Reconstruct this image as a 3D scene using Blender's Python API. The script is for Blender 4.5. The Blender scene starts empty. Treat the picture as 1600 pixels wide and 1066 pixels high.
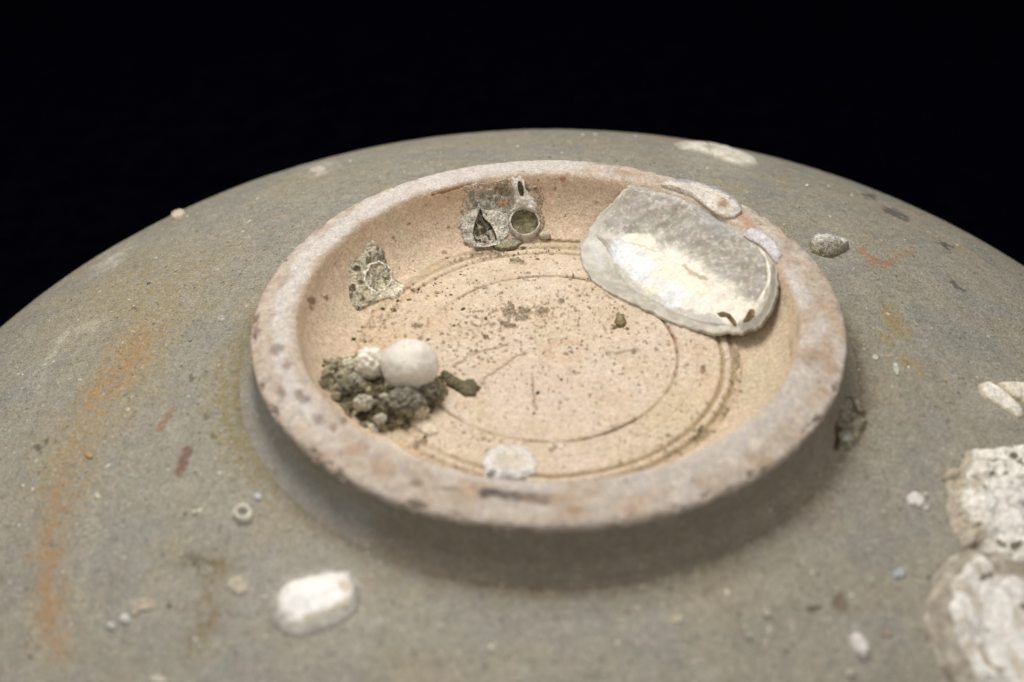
import bpy, math, random
import numpy as np
from mathutils import Vector, Matrix

random.seed(7)
S = bpy.context.scene
C = S.collection
# 1 unit = the radius of the bowl's foot (about 4.5 cm)
S.unit_settings.system = 'METRIC'; S.unit_settings.scale_length = 0.045

# ------------------------------------------------------------------ camera
ELEV, DIST, FPX, PITCH, YAW = 37.256, 4.376, 2000.0, 1.377, 1.567
_e = math.radians(ELEV)
CAM = np.array([0, -DIST*math.cos(_e), DIST*math.sin(_e)])
_fw = -CAM/DIST; _rt = np.array([1.0, 0, 0]); _up = np.cross(_rt, _fw)
_p = math.radians(PITCH); _fw, _up = _fw*math.cos(_p)-_up*math.sin(_p), None
_up = np.cross(_rt, _fw)
_y = math.radians(YAW); _fw = _fw*math.cos(_y)-_rt*math.sin(_y); _rt = np.cross(_fw, _up)
cd = bpy.data.cameras.new('camera'); cam = bpy.data.objects.new('camera', cd); C.objects.link(cam)
cd.sensor_width = 36; cd.lens = FPX*36/1600; cd.clip_start = .05; cd.clip_end = 200
cam.matrix_world = Matrix(((_rt[0], _up[0], -_fw[0], CAM[0]), (_rt[1], _up[1], -_fw[1], CAM[1]),
                           (_rt[2], _up[2], -_fw[2], CAM[2]), (0, 0, 0, 1)))
cd.dof.use_dof = True; cd.dof.focus_distance = 5.0; cd.dof.aperture_fstop = 0.62
S.camera = cam

# ------------------------------------------------------------------ light
w = bpy.data.worlds.new('World'); S.world = w; w.use_nodes = True
bg = w.node_tree.nodes['Background']; bg.inputs[0].default_value = (.96, .93, .88, 1); bg.inputs[1].default_value = .60
def area(name, loc, tgt, size, power, col, sy=None):
    l = bpy.data.lights.new(name, 'AREA'); l.energy = power; l.color = col
    l.size = size
    if sy: l.shape = 'RECTANGLE'; l.size_y = sy
    o = bpy.data.objects.new(name, l); C.objects.link(o); o.location = loc
    o.rotation_euler = (Vector(tgt)-Vector(loc)).to_track_quat('-Z', 'Y').to_euler()
    return o
area('softbox_lamp', (-1.5, 2.5, 6.4), (0, 0, -.3), 3.6, 500, (1, .965, .91))
S.view_settings.view_transform = 'Standard'; S.view_settings.look = 'None'
S.view_settings.exposure = 0; S.view_settings.gamma = 1
S.render.engine = 'CYCLES'

# ------------------------------------------------------------------ helpers
def sm(a, b, x):
    t = np.clip((x-a)/(b-a), 0, 1); return t*t*(3-2*t)
def _h(ix, iy, iz, seed):
    n = (ix*374761393 + iy*668265263 + iz*2147483647 + seed*1274126177) & 0xffffffff
    n = ((n ^ (n >> 13))*1274126177) & 0xffffffff
    n = ((n ^ (n >> 16))*2246822519) & 0xffffffff
    return n ^ (n >> 15)
def vn(P, scale, seed=0):      # gradient noise, 0..1
    Q = P*scale+.37*seed; i = np.floor(Q).astype(np.int64); f = Q-i; u = f*f*f*(f*(f*6-15)+10)
    x, y, z = i[..., 0], i[..., 1], i[..., 2]; r = 0
    for dx in (0, 1):
        wx = u[..., 0] if dx else 1-u[..., 0]
        for dy in (0, 1):
            wy = u[..., 1] if dy else 1-u[..., 1]
            for dz in (0, 1):
                wz = u[..., 2] if dz else 1-u[..., 2]
                h = _h(x+dx, y+dy, z+dz, seed)
                g = ((h & 1023)*(f[..., 0]-dx)+((h >> 10) & 1023)*(f[..., 1]-dy)+((h >> 20) & 1023)*(f[..., 2]-dz))/511.5-(f.sum(-1)-dx-dy-dz)
                r = r + wx*wy*wz*g
    return np.clip(.5+.72*r, 0, 1)
def fbm(P, scale, octv=4, seed=0, gain=.55):
    a, t, s = 1.0, 0, 0
    for k in range(octv):
        s = s+a*vn(P+k*7.13, scale*2.03**k, seed+k); t += a; a *= gain
    return s/t
def mix(a, b, t):
    a = np.asarray(a, float); b = np.asarray(b, float); t = np.asarray(t)[..., None]
    return a*(1-t)+b*t

def project(P):
    V = P-CAM; z = V@_fw
    return np.stack([800+FPX*(V@_rt)/z, 533-FPX*(V@_up)/z], -1)

# profile of revolution (r, z) of everything the photograph shows of the bowl
FZ = -.184
def body_z(r):
    u = r-1.03
    return -.17-.218*u-.036*u**2+.013*u**3-.043*u**4-.006*np.exp(-np.clip(u, 0, 9)/.06)
RING = [(1.065, float(body_z(np.array(1.065)))), (1.047, -.178), (1.032, -.170), (1.020, -.156), (1.013, -.135), (1.008, -.09), (1.004, -.04), (1.003, -.014),
        (.999, -.002), (.986, .006), (.96, .013), (.92, .022), (.885, .029), (.865, .031), (.852, .027), (.844, .014),
        (.838, -.010), (.828, -.048), (.806, -.090), (.778, -.127), (.745, -.155), (.718, -.171), (.697, -.180), (.678, FZ)]
def dense(pts, n):
    p = np.array(pts, float); d = np.r_[0, np.cumsum(np.hypot(*np.diff(p, axis=0).T))]
    # Catmull-Rom through the points
    t = np.linspace(0, d[-1], n); k = np.clip(np.searchsorted(d, t, 'right')-1, 0, len(p)-2)
    u = ((t-d[k])/(d[k+1]-d[k]))[:, None]
    p0 = p[np.clip(k-1, 0, len(p)-1)]; p1 = p[k]; p2 = p[k+1]; p3 = p[np.clip(k+2, 0, len(p)-1)]
    return .5*((2*p1)+(-p0+p2)*u+(2*p0-5*p1+4*p2-p3)*u**2+(-p0+3*p1-3*p2+p3)*u**3)
_rp = np.array(RING)[::-1]; _o = np.argsort(_rp[:, 0]); _rr, _rz = _rp[_o, 0], _rp[_o, 1]
def surf(r):
    z = np.where(r > 1.065, body_z(r), np.interp(r, _rr, _rz)); return np.where(r < .678, FZ, z)
def surf_shell(r):    # how the big shell bridges floor and wall
    return np.where(r > .86, surf(r), FZ+.012+(np.clip(r-.50, 0, .36)/.34)**2*.178)
def hit(px, prof=surf):
    px = np.asarray(px, float); sh = px.shape[:-1]; q = px.reshape(-1, 2)
    d = _fw[None]+_rt[None]*((q[:, :1]-800)/FPX)-_up[None]*((q[:, 1:]-533)/FPX)
    t = np.full(len(q), 2.0); done = np.zeros(len(q), bool); st = .01
    for _ in range(700):
        P = CAM+d*t[:, None]; below = P[:, 2] < prof(np.hypot(P[:, 0], P[:, 1]))
        done |= below
        if done.all(): break
        t = np.where(done, t, t+st)
    lo, hi = t-st, t.copy()
    for _ in range(22):
        m = (lo+hi)/2; P = CAM+d*m[:, None]; b = P[:, 2] < prof(np.hypot(P[:, 0], P[:, 1]))
        hi = np.where(b, m, hi); lo = np.where(b, lo, m)
    P = CAM+d*hi[:, None]; r = np.hypot(P[:, 0], P[:, 1])
    e = .012; g = (prof(r+e)-prof(r-e))/(2*e); g = np.clip(g, -3, 3)
    N = np.stack([-g*P[:, 0]/np.maximum(r, 1e-6), -g*P[:, 1]/np.maximum(r, 1e-6), np.ones_like(r)], -1)
    N /= np.linalg.norm(N, axis=1)[:, None]
    return P.reshape(sh+(3,)), N.reshape(sh+(3,))

def link(o, parent=None):
    C.objects.link(o)
    if parent: o.parent = parent
    return o
def make(name, V, F, col, mat, parent=None, base=None, smooth=True):
    """one mesh object; V world coordinates, base = its origin (or its parent's)"""
    V = np.asarray(V, float)
    org = np.array(parent.location if parent else (base if base is not None else (0, 0, 0)), float)
    me = bpy.data.meshes.new(name); F = np.asarray(F, np.int32)
    k = F.shape[1]
    me.vertices.add(len(V)); me.vertices.foreach_set('co', (V-org).astype(np.float32).ravel())
    me.loops.add(F.size); me.loops.foreach_set('vertex_index', F.ravel())
    me.polygons.add(len(F)); me.polygons.foreach_set('loop_start', np.arange(0, F.size, k, dtype=np.int32))
    me.update(calc_edges=True); me.validate()
    me.polygons.foreach_set('use_smooth', np.full(len(me.polygons), smooth))
    a = me.color_attributes.new('Col', 'FLOAT_COLOR', 'POINT')
    c = np.ones((len(V), 4), np.float32); c[:, :3] = np.clip(col, 0.003, .95); a.data.foreach_set('color', c.ravel())
    me.materials.append(mat)
    o = link(bpy.data.objects.new(name, me), parent)
    if not parent: o.location = org
    return o
def tag(o, label=None, cat=None, group=None, kind=None):
    for k, v in (('label', label), ('category', cat), ('group', group), ('kind', kind)):
        if v: o[k] = v
    return o
def empty(name, loc, label, cat, group=None):
    o = bpy.data.objects.new(name, None); o.location = Vector([float(v) for v in loc]); o.empty_display_size = .05
    return tag(link(o), label, cat, group)
def grid_faces(nr, na):     # rings nr, around na (closed)
    i = np.arange(nr-1)[:, None]*na; j = np.arange(na)[None]; j2 = (j+1) % na
    return np.stack([i+j, i+j2, i+na+j2, i+na+j], -1).reshape(-1, 4)

# ------------------------------------------------------------------ materials
def material(name, rough=.8, spec=.3, grain=(240, .22), grain2=(70, .12), pale=None, pits=None, bump=.25, bumpd=.004,
             sss=0, coat=0, hue=.04):
    m = bpy.data.materials.new(name); m.use_nodes = True; nt = m.node_tree; N = nt.nodes; L = nt.links
    b = N['Principled BSDF']; b.inputs['Roughness'].default_value = rough
    b.inputs['Specular IOR Level'].default_value = spec
    if sss:
        b.inputs['Subsurface Weight'].default_value = sss; b.inputs['Subsurface Scale'].default_value = .02
        b.inputs['Subsurface Radius'].default_value = (1, .7, .5)
    if coat: b.inputs['Coat Weight'].default_value = coat; b.inputs['Coat Roughness'].default_value = .3
    at = N.new('ShaderNodeVertexColor'); at.layer_name = 'Col'
    tc = N.new('ShaderNodeTexCoord'); co = tc.outputs['Object']
    def noise(scale, det=3, rg=.6, out='Fac'):
        n = N.new('ShaderNodeTexNoise'); n.inputs['Scale'].default_value = scale; n.inputs['Detail'].default_value = det
        n.inputs['Roughness'].default_value = rg; L.new(co, n.inputs['Vector']); return n.outputs[out]
    def ramp(src, a, b_, va=0., vb=1.):
        r = N.new('ShaderNodeMapRange'); r.inputs[1].default_value = a; r.inputs[2].default_value = b_
        r.inputs[3].default_value = va; r.inputs[4].default_value = vb; r.interpolation_type = 'SMOOTHSTEP'; L.new(src, r.inputs[0]); return r.outputs[0]
    def mul(c, f):
        x = N.new('ShaderNodeMix'); x.data_type = 'RGBA'; x.blend_type = 'MULTIPLY'; x.inputs[0].default_value = 1
        L.new(c, x.inputs[6]); L.new(f, x.inputs[7]); return x.outputs[2]
    def mixc(c, col, f):
        x = N.new('ShaderNodeMix'); x.data_type = 'RGBA'; L.new(f, x.inputs[0]); L.new(c, x.inputs[6]); x.inputs[7].default_value = (*col, 1); return x.outputs[2]
    def math_(op, a, b_):
        x = N.new('ShaderNodeMath'); x.operation = op
        for i, v in enumerate((a, b_)):
            if isinstance(v, (int, float)): x.inputs[i].default_value = v
            else: L.new(v, x.inputs[i])
        return x.outputs[0]
    c = at.outputs['Color']
    n1 = noise(grain[0], 3, .7); c = mul(c, ramp(n1, .3, .7, 1-grain[1], 1+grain[1]))
    n2 = noise(grain2[0], 4, .65); c = mul(c, ramp(n2, .3, .7, 1-grain2[1], 1+grain2[1]))
    if hue:
        nc = noise(grain2[0]*.6, 3, .6, 'Color')
        x = N.new('ShaderNodeMix'); x.data_type = 'RGBA'; x.blend_type = 'SOFT_LIGHT'; x.inputs[0].default_value = hue*6
        L.new(c, x.inputs[6]); L.new(nc, x.inputs[7]); c = x.outputs[2]
    h = math_('ADD', math_('MULTIPLY', n1, .5), n2)
    def cells(scale, size, dens, seed):
        mp = N.new('ShaderNodeMapping'); mp.inputs['Location'].default_value = (seed, seed*1.7, seed*.3); L.new(co, mp.inputs['Vector'])
        wv = N.new('ShaderNodeVectorMath'); wv.operation = 'ADD'; L.new(mp.outputs[0], wv.inputs[0])
        nn = N.new('ShaderNodeVectorMath'); nn.operation = 'SCALE'; nn.inputs['Scale'].default_value = .8/scale
        L.new(noise(scale*1.7, 2, .6, 'Color'), nn.inputs[0]); L.new(nn.outputs[0], wv.inputs[1])
        v = N.new('ShaderNodeTexVoronoi'); v.inputs['Scale'].default_value = scale; L.new(wv.outputs[0], v.inputs['Vector'])
        sp = N.new('ShaderNodeSeparateColor'); L.new(v.outputs['Color'], sp.inputs[0])
        d = math_('ADD', v.outputs['Distance'], math_('MULTIPLY', sp.outputs[1], size*.7))
        return math_('MULTIPLY', ramp(d, size*.6, size*1.1, 1, 0), ramp(sp.outputs[0], 1-dens, 1-dens+.02))
    for k, (scale, size, dens, col, amt) in enumerate(pale or []):
        f = cells(scale, size, dens, 3.1+k*5); c = mixc(c, col, math_('MULTIPLY', f, amt)); h = math_('ADD', h, math_('MULTIPLY', f, .5))
    for k, (scale, size, dens, col, amt) in enumerate(pits or []):
        f = cells(scale, size, dens, 31.7+k*5); c = mixc(c, col, math_('MULTIPLY', f, amt)); h = math_('SUBTRACT', h, math_('MULTIPLY', f, 1.0))
    L.new(c, b.inputs['Base Color'])
    L.new(ramp(n2, .3, .7, max(rough-.1, .05), min(rough+.1, 1)), b.inputs['Roughness'])
    bp = N.new('ShaderNodeBump'); bp.inputs['Strength'].default_value = bump; bp.inputs['Distance'].default_value = bumpd
    L.new(h, bp.inputs['Height']); L.new(bp.outputs[0], b.inputs['Normal'])
    return m
M_body = material('glazed_stoneware', rough=.56, spec=.3, grain=(150, .36), grain2=(45, .10), bump=.55, bumpd=.006, hue=.012,
    pale=[(27, .22, .12, (.74, .70, .58), .85), (50, .30, .22, (.58, .53, .42), .8), (85, .34, .25, (.52, .47, .37), .7)],
    pits=[(48, .30, .20, (.085, .075, .055), .8), (80, .34, .25, (.09, .08, .06), .7), (20, .14, .08, (.06, .05, .04), .8)])
M_clay = material('unglazed_clay', rough=.9, spec=.15, grain=(190, .28), grain2=(80, .12), bump=.6, bumpd=.005, hue=.012,
    pale=[(70, .28, .10, (.78, .68, .52), .6)],
    pits=[(85, .30, .26, (.22, .13, .07), .75), (30, .15, .07, (.16, .10, .05), .8)])
M_floor = material('unglazed_clay_base', rough=.9, spec=.15, grain=(120, .16), grain2=(50, .10), bump=.8, bumpd=.008, hue=.012,
    pits=[(50, .28, .12, (.27, .19, .11), .75), (24, .16, .10, (.20, .145, .08), .8)])
M_ring = material('worn_clay_rim', rough=.85, spec=.2, grain=(130, .22), grain2=(45, .12), bump=.7, bumpd=.007, hue=.015,
    pale=[(50, .32, .14, (.74, .69, .62), .5)], pits=[(46, .26, .09, (.20, .14, .11), .75), (24, .16, .08, (.15, .10, .08), .8)])
M_crust = material('marine_crust', rough=.95, spec=.15, grain=(140, .45), grain2=(50, .30), bump=.9, bumpd=.012, hue=.01,
    pits=[(60, .34, .18, (.10, .085, .05), .8)])
M_lime = material('chalky_shell', rough=.8, spec=.25, grain=(110, .2), grain2=(35, .16), bump=.9, bumpd=.014, hue=.01, sss=.15,
    pits=[(36, .24, .10, (.36, .30, .22), .7), (70, .3, .15, (.42, .36, .27), .6)])
M_bead = material('smooth_lime', rough=.55, spec=.3, grain=(120, .05), grain2=(30, .06), bump=.3, bumpd=.006, hue=.01, sss=.2)
M_nacre = material('inner_shell', rough=.48, spec=.4, grain=(150, .10), grain2=(30, .08), bump=.3, bumpd=.006, hue=.02, sss=.12, coat=.12,
    pits=[(40, .12, .06, (.25, .2, .14), .6)])

# ------------------------------------------------------------------ paint helpers (in photograph pixels, projected on to the surfaces)
def blob(Q, cx, cy, rx, ry=None, ang=0):
    ry = ry or rx; a = math.radians(ang); x = Q[:, 0]-cx; y = Q[:, 1]-cy
    u = x*math.cos(a)+y*math.sin(a); v = -x*math.sin(a)+y*math.cos(a)
    return np.exp(-(u/rx)**2-(v/ry)**2)
def line(Q, pts, w):
    best = np.full(len(Q), 1e9); pts = np.array(pts, float)
    for a, b in zip(pts[:-1], pts[1:]):
        ab = b-a; t = np.clip(((Q-a)@ab)/(ab@ab), 0, 1); best = np.minimum(best, np.hypot(*(Q-a-t[:, None]*ab).T))
    return np.exp(-(best/w)**2)
def warp(Q, P, amp, scale=9, seed=3):
    return Q+amp*np.stack([fbm(P, scale, 4, seed)-.5, fbm(P, scale, 4, seed+11)-.5], -1)*2

# ------------------------------------------------------------------ backdrop
prof = [(y, -1.46) for y in np.linspace(-14, 9, 24)]+[(9+3*math.sin(a), -1.46+3-3*math.cos(a)) for a in np.linspace(.1, math.pi/2, 14)]+[(12, z) for z in np.linspace(2.5, 14, 8)]
nx = 41; V = []
rng = np.random.RandomState(2)
for (y, z) in prof:
    for x in np.linspace(-16, 16, nx): V.append((x, y, z))
V = np.array(V); nz = fbm(V, .5, 3, 5)-.5; V[:, 2] += .08*nz*(V[:, 1] > 3.5); V[:, 1] += .1*nz*(V[:, 1] > 11)
F = [(i*nx+j, i*nx+j+1, (i+1)*nx+j+1, (i+1)*nx+j) for i in range(len(prof)-1) for j in range(nx-1)]
M_cloth = material('black_cloth', rough=.95, spec=.05, grain=(60, .3), grain2=(6, .2), bump=.2, hue=0); M_cloth.node_tree.nodes['Principled BSDF'].inputs['Specular IOR Level'].default_value = 0
bd = make('backdrop', V, F, np.tile((.0022, .0022, .0038), (len(V), 1)), M_cloth); tag(bd, 'black cloth backdrop under and behind the bowl', None, None, 'structure')
bd.data.color_attributes['Col'].data.foreach_set('color', np.tile(np.array([.0008, .0008, .0022, 1], np.float32), len(V)))

# ------------------------------------------------------------------ the bowl
bowl = empty('bowl', (0, 0, -1.46), 'grey-green stoneware bowl turned upside down on black cloth, its pale foot ring uppermost', 'bowl')

# --- body
NA = 1200
rs = np.r_[np.linspace(1.065, 2.75, 400), np.linspace(2.77, 3.10, 12)]
pr = [(r, float(body_z(np.array(r)))) for r in rs]
zl = pr[-1][1]
pr += [(3.115, zl-.012), (3.11, zl-.03), (3.09, zl-.035), (3.07, zl-.02)]
pr += [(r, float(body_z(np.array(r)))-.13) for r in (3.0, 2.8, 2.5, 2.1, 1.7, 1.3, 1.05, .8, .4, .02)]
pr = np.array(pr); pr[-3:, 1] = -.33
NB = len(rs)
th = np.linspace(0, 2*math.pi, NA, endpoint=False)
P = np.stack([pr[:, 0, None]*np.cos(th), pr[:, 0, None]*np.sin(th), np.repeat(pr[:, 1, None], NA, 1)], -1).reshape(-1, 3)
out = np.repeat(np.arange(len(pr)) < NB, NA); R = np.hypot(P[:, 0], P[:, 1])
edge = sm(1.065, 1.10, R)*out
low = fbm(P, 2.2, 3, 21)-.5; med = fbm(P, 9, 4, 31)-.5; fin = fbm(P, 45, 3, 41)-.5
turn = np.sin(R*95+2*low)*.5*sm(-.2, .3, low)
Q = project(P); Qw = warp(Q, P, 26, 6); Qs = warp(Q, P, 12, 22, 77)
V = P.copy(); V[:, 2] += edge*(.012*low+.0045*med+.0030*fin+.0012*turn)
grey = np.array((.280, .263, .211)); warm = np.array((.298, .256, .180)); cool = np.array((.232, .232, .212)); pinkg = np.array((.300, .255, .215))
col = np.tile(grey, (len(P), 1))
a = fbm(P, 3.1, 4, 51); col = mix(col, warm, .65*sm(.46, .68, a))
a = fbm(P, 4.3, 4, 61); col = mix(col, cool, .6*sm(.46, .68, a))
a = fbm(P, 6.3, 4, 71); col = mix(col, pinkg, .4*sm(.48, .68, a))
col *= (1+.34*(fbm(P, 14, 5, 81)-.5)+.28*fin)[:, None]
# worn patches, turning streaks and fine scratches in the glaze
swirl = fbm(np.stack([R*26, np.arctan2(P[:, 1], P[:, 0])*5, 0*R], -1), 1.0, 4, 83); col *= (1+.22*(swirl-.5))[:, None]
wear = sm(.55, .70, fbm(P, 19, 4, 85)); col = mix(col, (.36, .335, .285), .45*wear)
dk = sm(.60, .74, fbm(P, 24, 4, 87)); col = mix(col, (.16, .145, .11), .5*dk)
# rust and other stains that the photograph shows
nn = fbm(P, 30, 3, 91); n3 = fbm(P, 12, 3, 92)
def stain(m, c, k=1.0, thr=.35, n=None):
    global col
    n = nn if n is None else n
    col = mix(col, c, np.clip(k*sm(thr-.18, thr+.25, m*(.55+.9*n)), 0, 1))
rust = (.34, .19, .085)
def soft(m, c, k=1.0, n=None):
    global col
    col = mix(col, c, np.clip(k*m*(.05+.6*(n3 if n is None else n)+1.1*sm(.42, .58, nn)), 0, 1))
soft(line(Qw, [(235, 520), (190, 575), (150, 640), (115, 720), (88, 800), (72, 900), (85, 1010)], 30), (.33, .215, .11), .55)
soft(line(Qw, [(205, 440), (235, 520), (190, 600), (90, 740)], 60), (.30, .245, .14), .45)
soft(line(Qw, [(222, 535), (180, 590), (150, 625)], 21), (.335, .215, .115), .65)
soft(line(Qw, [(90, 760), (75, 850), (78, 960)], 18), (.32, .205, .12), .5)
soft(blob(Qw, 325, 882, 46, 20, 10), (.12, .10, .055), .75)
soft(line(Qw, [(350, 880), (330, 950), (300, 1010)], 24), (.19, .15, .08), .65)
stain(line(Qs, [(292, 708), (280, 735)], 8), (.17, .10, .07), .9, .4)
stain(line(Qs, [(272, 640), (250, 668)], 7), (.26, .15, .09), .6, .5)
for x, y, s in ((318, 650, 6), (335, 680, 6), (352, 655, 4), (378, 600, 5), (300, 590, 5), (60, 700, 7), (72, 690, 4), (430, 770, 4), (210, 480, 5)):
    stain(blob(Qs, x, y, s), (.11, .085, .06), .8, .4)
stain(line(Qs, [(1345, 393), (1365, 408), (1388, 413)], 7), (.34, .16, .095), .6, .42)
stain(line(Qs, [(1385, 412), (1410, 398), (1425, 392)], 6), (.34, .19, .12), .4, .5)
for x, y, rx, ry in ((1392, 492, 26, 14), (1405, 515, 30, 14), (1420, 565, 18, 10), (1440, 582, 12, 9), (1385, 530, 20, 9)):
    stain(blob(Qs, x, y, rx, ry, 30), (.32, .225, .10), .5, .5)
for x, y, rx, ry, an in ((1400, 333, 24, 6, 25), (1475, 385, 18, 6, 30), (1495, 447, 14, 4, 30), (1360, 307, 16, 4, 20)):
    stain(blob(Qs, x, y, rx, ry, an), (.085, .085, .08), .8, .42)
stain(blob(Qs, 1060, 216, 60, 8, 5), (.36, .25, .20), .5, .4)
soft(line(Qw, [(60, 600), (75, 560), (95, 530), (170, 500)], 9), (.45, .42, .34), .5)
soft(blob(Qw, 175, 403, 34, 10, -30), (.50, .46, .41), .8)
soft(blob(Qw, 500, 265, 22, 7, -15), (.48, .44, .38), .8)
stain(blob(Qs, 1312, 940, 14, 14), (.15, .10, .07), .7, .4)
stain(blob(Qs, 1272, 952, 12, 6, -30), (.10, .08, .06), .9, .4)
stain(blob(Qw, 1335, 975, 36, 14), (.30, .30, .28), .4, .5)
# lime residue spread thinly round the deposits
for x, y, s_ in ((1430, 782, 26), (1342, 1010, 34), (381, 804, 26), (197, 968, 22), (222, 946, 34), (373, 916, 34), (1294, 387, 40), (1560, 620, 44), (1122, 240, 60), (490, 940, 90), (1330, 660, 40), (1057, 968, 20), (403, 777, 14)):
    soft(blob(Qw, x, y, s_, s_*.7), (.37, .345, .29), .55)
soft(line(Qw, [(1500, 690), (1460, 760), (1480, 850), (1430, 930), (1440, 1020)], 26), (.33, .30, .24), .6)
# brown drip line, joint dirt and painted-in soft shadow at the root of the foot
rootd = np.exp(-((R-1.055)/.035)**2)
soft(np.exp(-((R-1.06)/.07)**2), (.20, .16, .105), .5)  # wide brown band: soft shadow below the ring wall, painted into the colour
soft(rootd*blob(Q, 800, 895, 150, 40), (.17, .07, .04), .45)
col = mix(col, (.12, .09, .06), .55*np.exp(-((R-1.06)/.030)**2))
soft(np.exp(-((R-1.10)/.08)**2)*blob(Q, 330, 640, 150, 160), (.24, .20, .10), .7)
soft(blob(Q, 270, 450, 130, 60, -30), (.30, .245, .15), .45)
col = np.where(out[:, None], col, (.20, .19, .15))
col = np.clip(col, .02, .9)
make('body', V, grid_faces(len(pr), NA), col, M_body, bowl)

# --- foot ring
rp = dense(RING, 130); 
P = np.stack([rp[:, 0, None]*np.cos(th), rp[:, 0, None]*np.sin(th), np.repeat(rp[:, 1, None], NA, 1)], -1).reshape(-1, 3)
k = np.repeat(np.arange(len(rp)), NA)/(len(rp)-1.); R = np.hypot(P[:, 0], P[:, 1]); Z = P[:, 2]
T = np.arctan2(P[:, 1], P[:, 0])
e = sm(0, .06, k)*sm(1, .94, k)
low = fbm(P, 3.5, 3, 101)-.5; med = fbm(P, 14, 4, 111)-.5; fin = fbm(P, 60, 3, 121)-.5
rad = np.stack([np.cos(T), np.sin(T), 0*T], -1)
top = sm(-.03, .0, Z)
V = P+rad*(e*(.006*low*top+.003*med+.0035*fin))[:, None]; V[:, 2] += e*(.006*low+.003*med*top+.003*fin)
Q = project(P); Qw = warp(Q, P, 14, 8); Qs = warp(Q, P, 9, 20, 78)
# chips bitten from the outer arris and a scored line just under the inner lip
chip = np.exp(-((R-1.0)/.012)**2-((Z+.0)/.02)**2)*sm(.56, .66, fbm(P, 15, 4, 141)); V[:, 2] -= .018*chip; V -= rad*(.014*chip)[:, None]
nn = fbm(P, 30, 3, 131); n3 = fbm(P, 13, 3, 132)
outer = (k < .5)&(R > .985)&(Z < -.012)
wall = sm(.853, .844, R+.006*(fbm(P, 30, 2, 133)-.5))
col = np.tile((.475, .39, .315), (len(P), 1))
a = fbm(P, 7, 4, 151); col = mix(col, (.57, .51, .46), .7*sm(.42, .66, a))
a = fbm(P, 9, 4, 161); col = mix(col, (.43, .29, .19), .6*sm(.54, .74, a))
a = fbm(P, 5, 4, 171); col = mix(col, (.44, .37, .33), .5*sm(.46, .70, a))
col *= (1+.75*(fbm(P, 26, 4, 181)-.5))[:, None]
cw = mix(np.tile((.625, .485, .36), (len(P), 1)), (.57, .475, .345), sm(.5, .7, fbm(P, 5, 3, 191)))
cw *= (1+.26*(fbm(P, 24, 3, 201)-.5))[:, None]
cw = mix(cw, (.52, .45, .31), .5*blob(Q, 1190, 590, 60, 110)); cw = mix(cw, (.56, .36, .22), .35*blob(Q, 750, 310, 160, 40))
col = mix(col, cw, wall)
def glaze(P): return np.array((.235, .203, .153))*(1+.4*(fbm(P, 10, 4, 211)-.5))[:, None]
gz = glaze(P); gz = mix(gz, (.30, .29, .27), .75*np.clip(line(Qw, [(400, 620), (425, 700), (480, 770), (560, 820)], 32)*(.4+1.1*n3), 0, 1))
gk = sm(.0, .012, -Z-.012+.012*(n3-.5))*(R > .98)*(k < .5)
col = mix(col, gz, gk)
# a thin brown-violet line where glaze was wiped from the arris
col = mix(col, (.19, .115, .09), .75*np.exp(-((Z+.012)/.006)**2)*(R > .985)*sm(.4, .6, n3))
bk = np.exp(-((R-.985)/.016)**2)*sm(-.02, 0, Z); col = mix(col, (.26, .20, .20), .65*bk*sm(.46, .58, fbm(P, 18, 3, 221))*sm(-.1, .5, P[:, 1]))
# pale lime bloom along the left and back of the ring
col = mix(col, (.62, .585, .56), .6*sm(.1, .8, line(Qw, [(905, 257), (760, 262), (640, 292), (560, 335), (480, 400), (440, 470), (437, 550), (465, 620), (500, 660)], 13)*(.5+n3)))
col = mix(col, (.60, .565, .54), .5*sm(.1, .8, line(Qw, [(1235, 430), (1265, 480), (1290, 520)], 13)*(.5+n3)))
col = mix(col, (.58, .54, .50), .5*sm(.1, .8, line(Qw, [(1262, 590), (1225, 640), (1160, 690), (1080, 735), (960, 760)], 20)*(.5+n3)))
col = mix(col, (.57, .53, .49), .5*sm(.1, .8, line(Qw, [(600, 690), (690, 730), (790, 752), (880, 760)], 11)*(.5+n3)))
def st(m, c, kk=1., thr=.35):
    global col
    col = mix(col, c, np.clip(.9*kk*sm(thr-.22, thr+.40, m*(.25+1.5*nn)), 0, 1))
for x, y, rx, ry, an in ((432, 545, 9, 14, 60), (468, 618, 14, 9, 50), (480, 622, 9, 7, 30), (440, 612, 11, 8, 0), (447, 570, 8, 8, 0), (498, 655, 14, 8, 40), (520, 668, 8, 6, 0), (402, 515, 6, 12, 0), (652, 757, 13, 7, 10), (700, 765, 20, 5, 5), (535, 660, 7, 7, 0)):
    st(blob(Qs, x, y, rx, ry, an), (.22, .155, .12), .8)
st(line(Qs, [(755, 770), (800, 773), (850, 778)], 8), (.075, .065, .065), .95, .32)
st(blob(Qs, 897, 798, 14, 7), (.33, .20, .10), .8)
for x, y, rx, ry in ((555, 700, 26, 16), (600, 735, 26, 14), (1262, 492, 16, 14), (1293, 540, 16, 24), (1268, 555, 26, 12), (1300, 575, 14, 20), (1275, 475, 12, 10), (1195, 720, 26, 12), (1135, 335, 18, 10), (860, 778, 70, 6)):
    st(blob(Qw, x, y, rx, ry), (.42, .285, .19), .55, .4)
for x, y, rx, ry in ((1247, 512, 5, 22), (1263, 558, 20, 8), (1235, 545, 4, 24)):
    st(blob(Qs, x, y, rx, ry, 0), (.30, .24, .19), .6, .4)
st(line(Qs, [(1135, 318), (1165, 345), (1200, 378)], 7), (.45, .24, .14), .7, .4)
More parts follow.
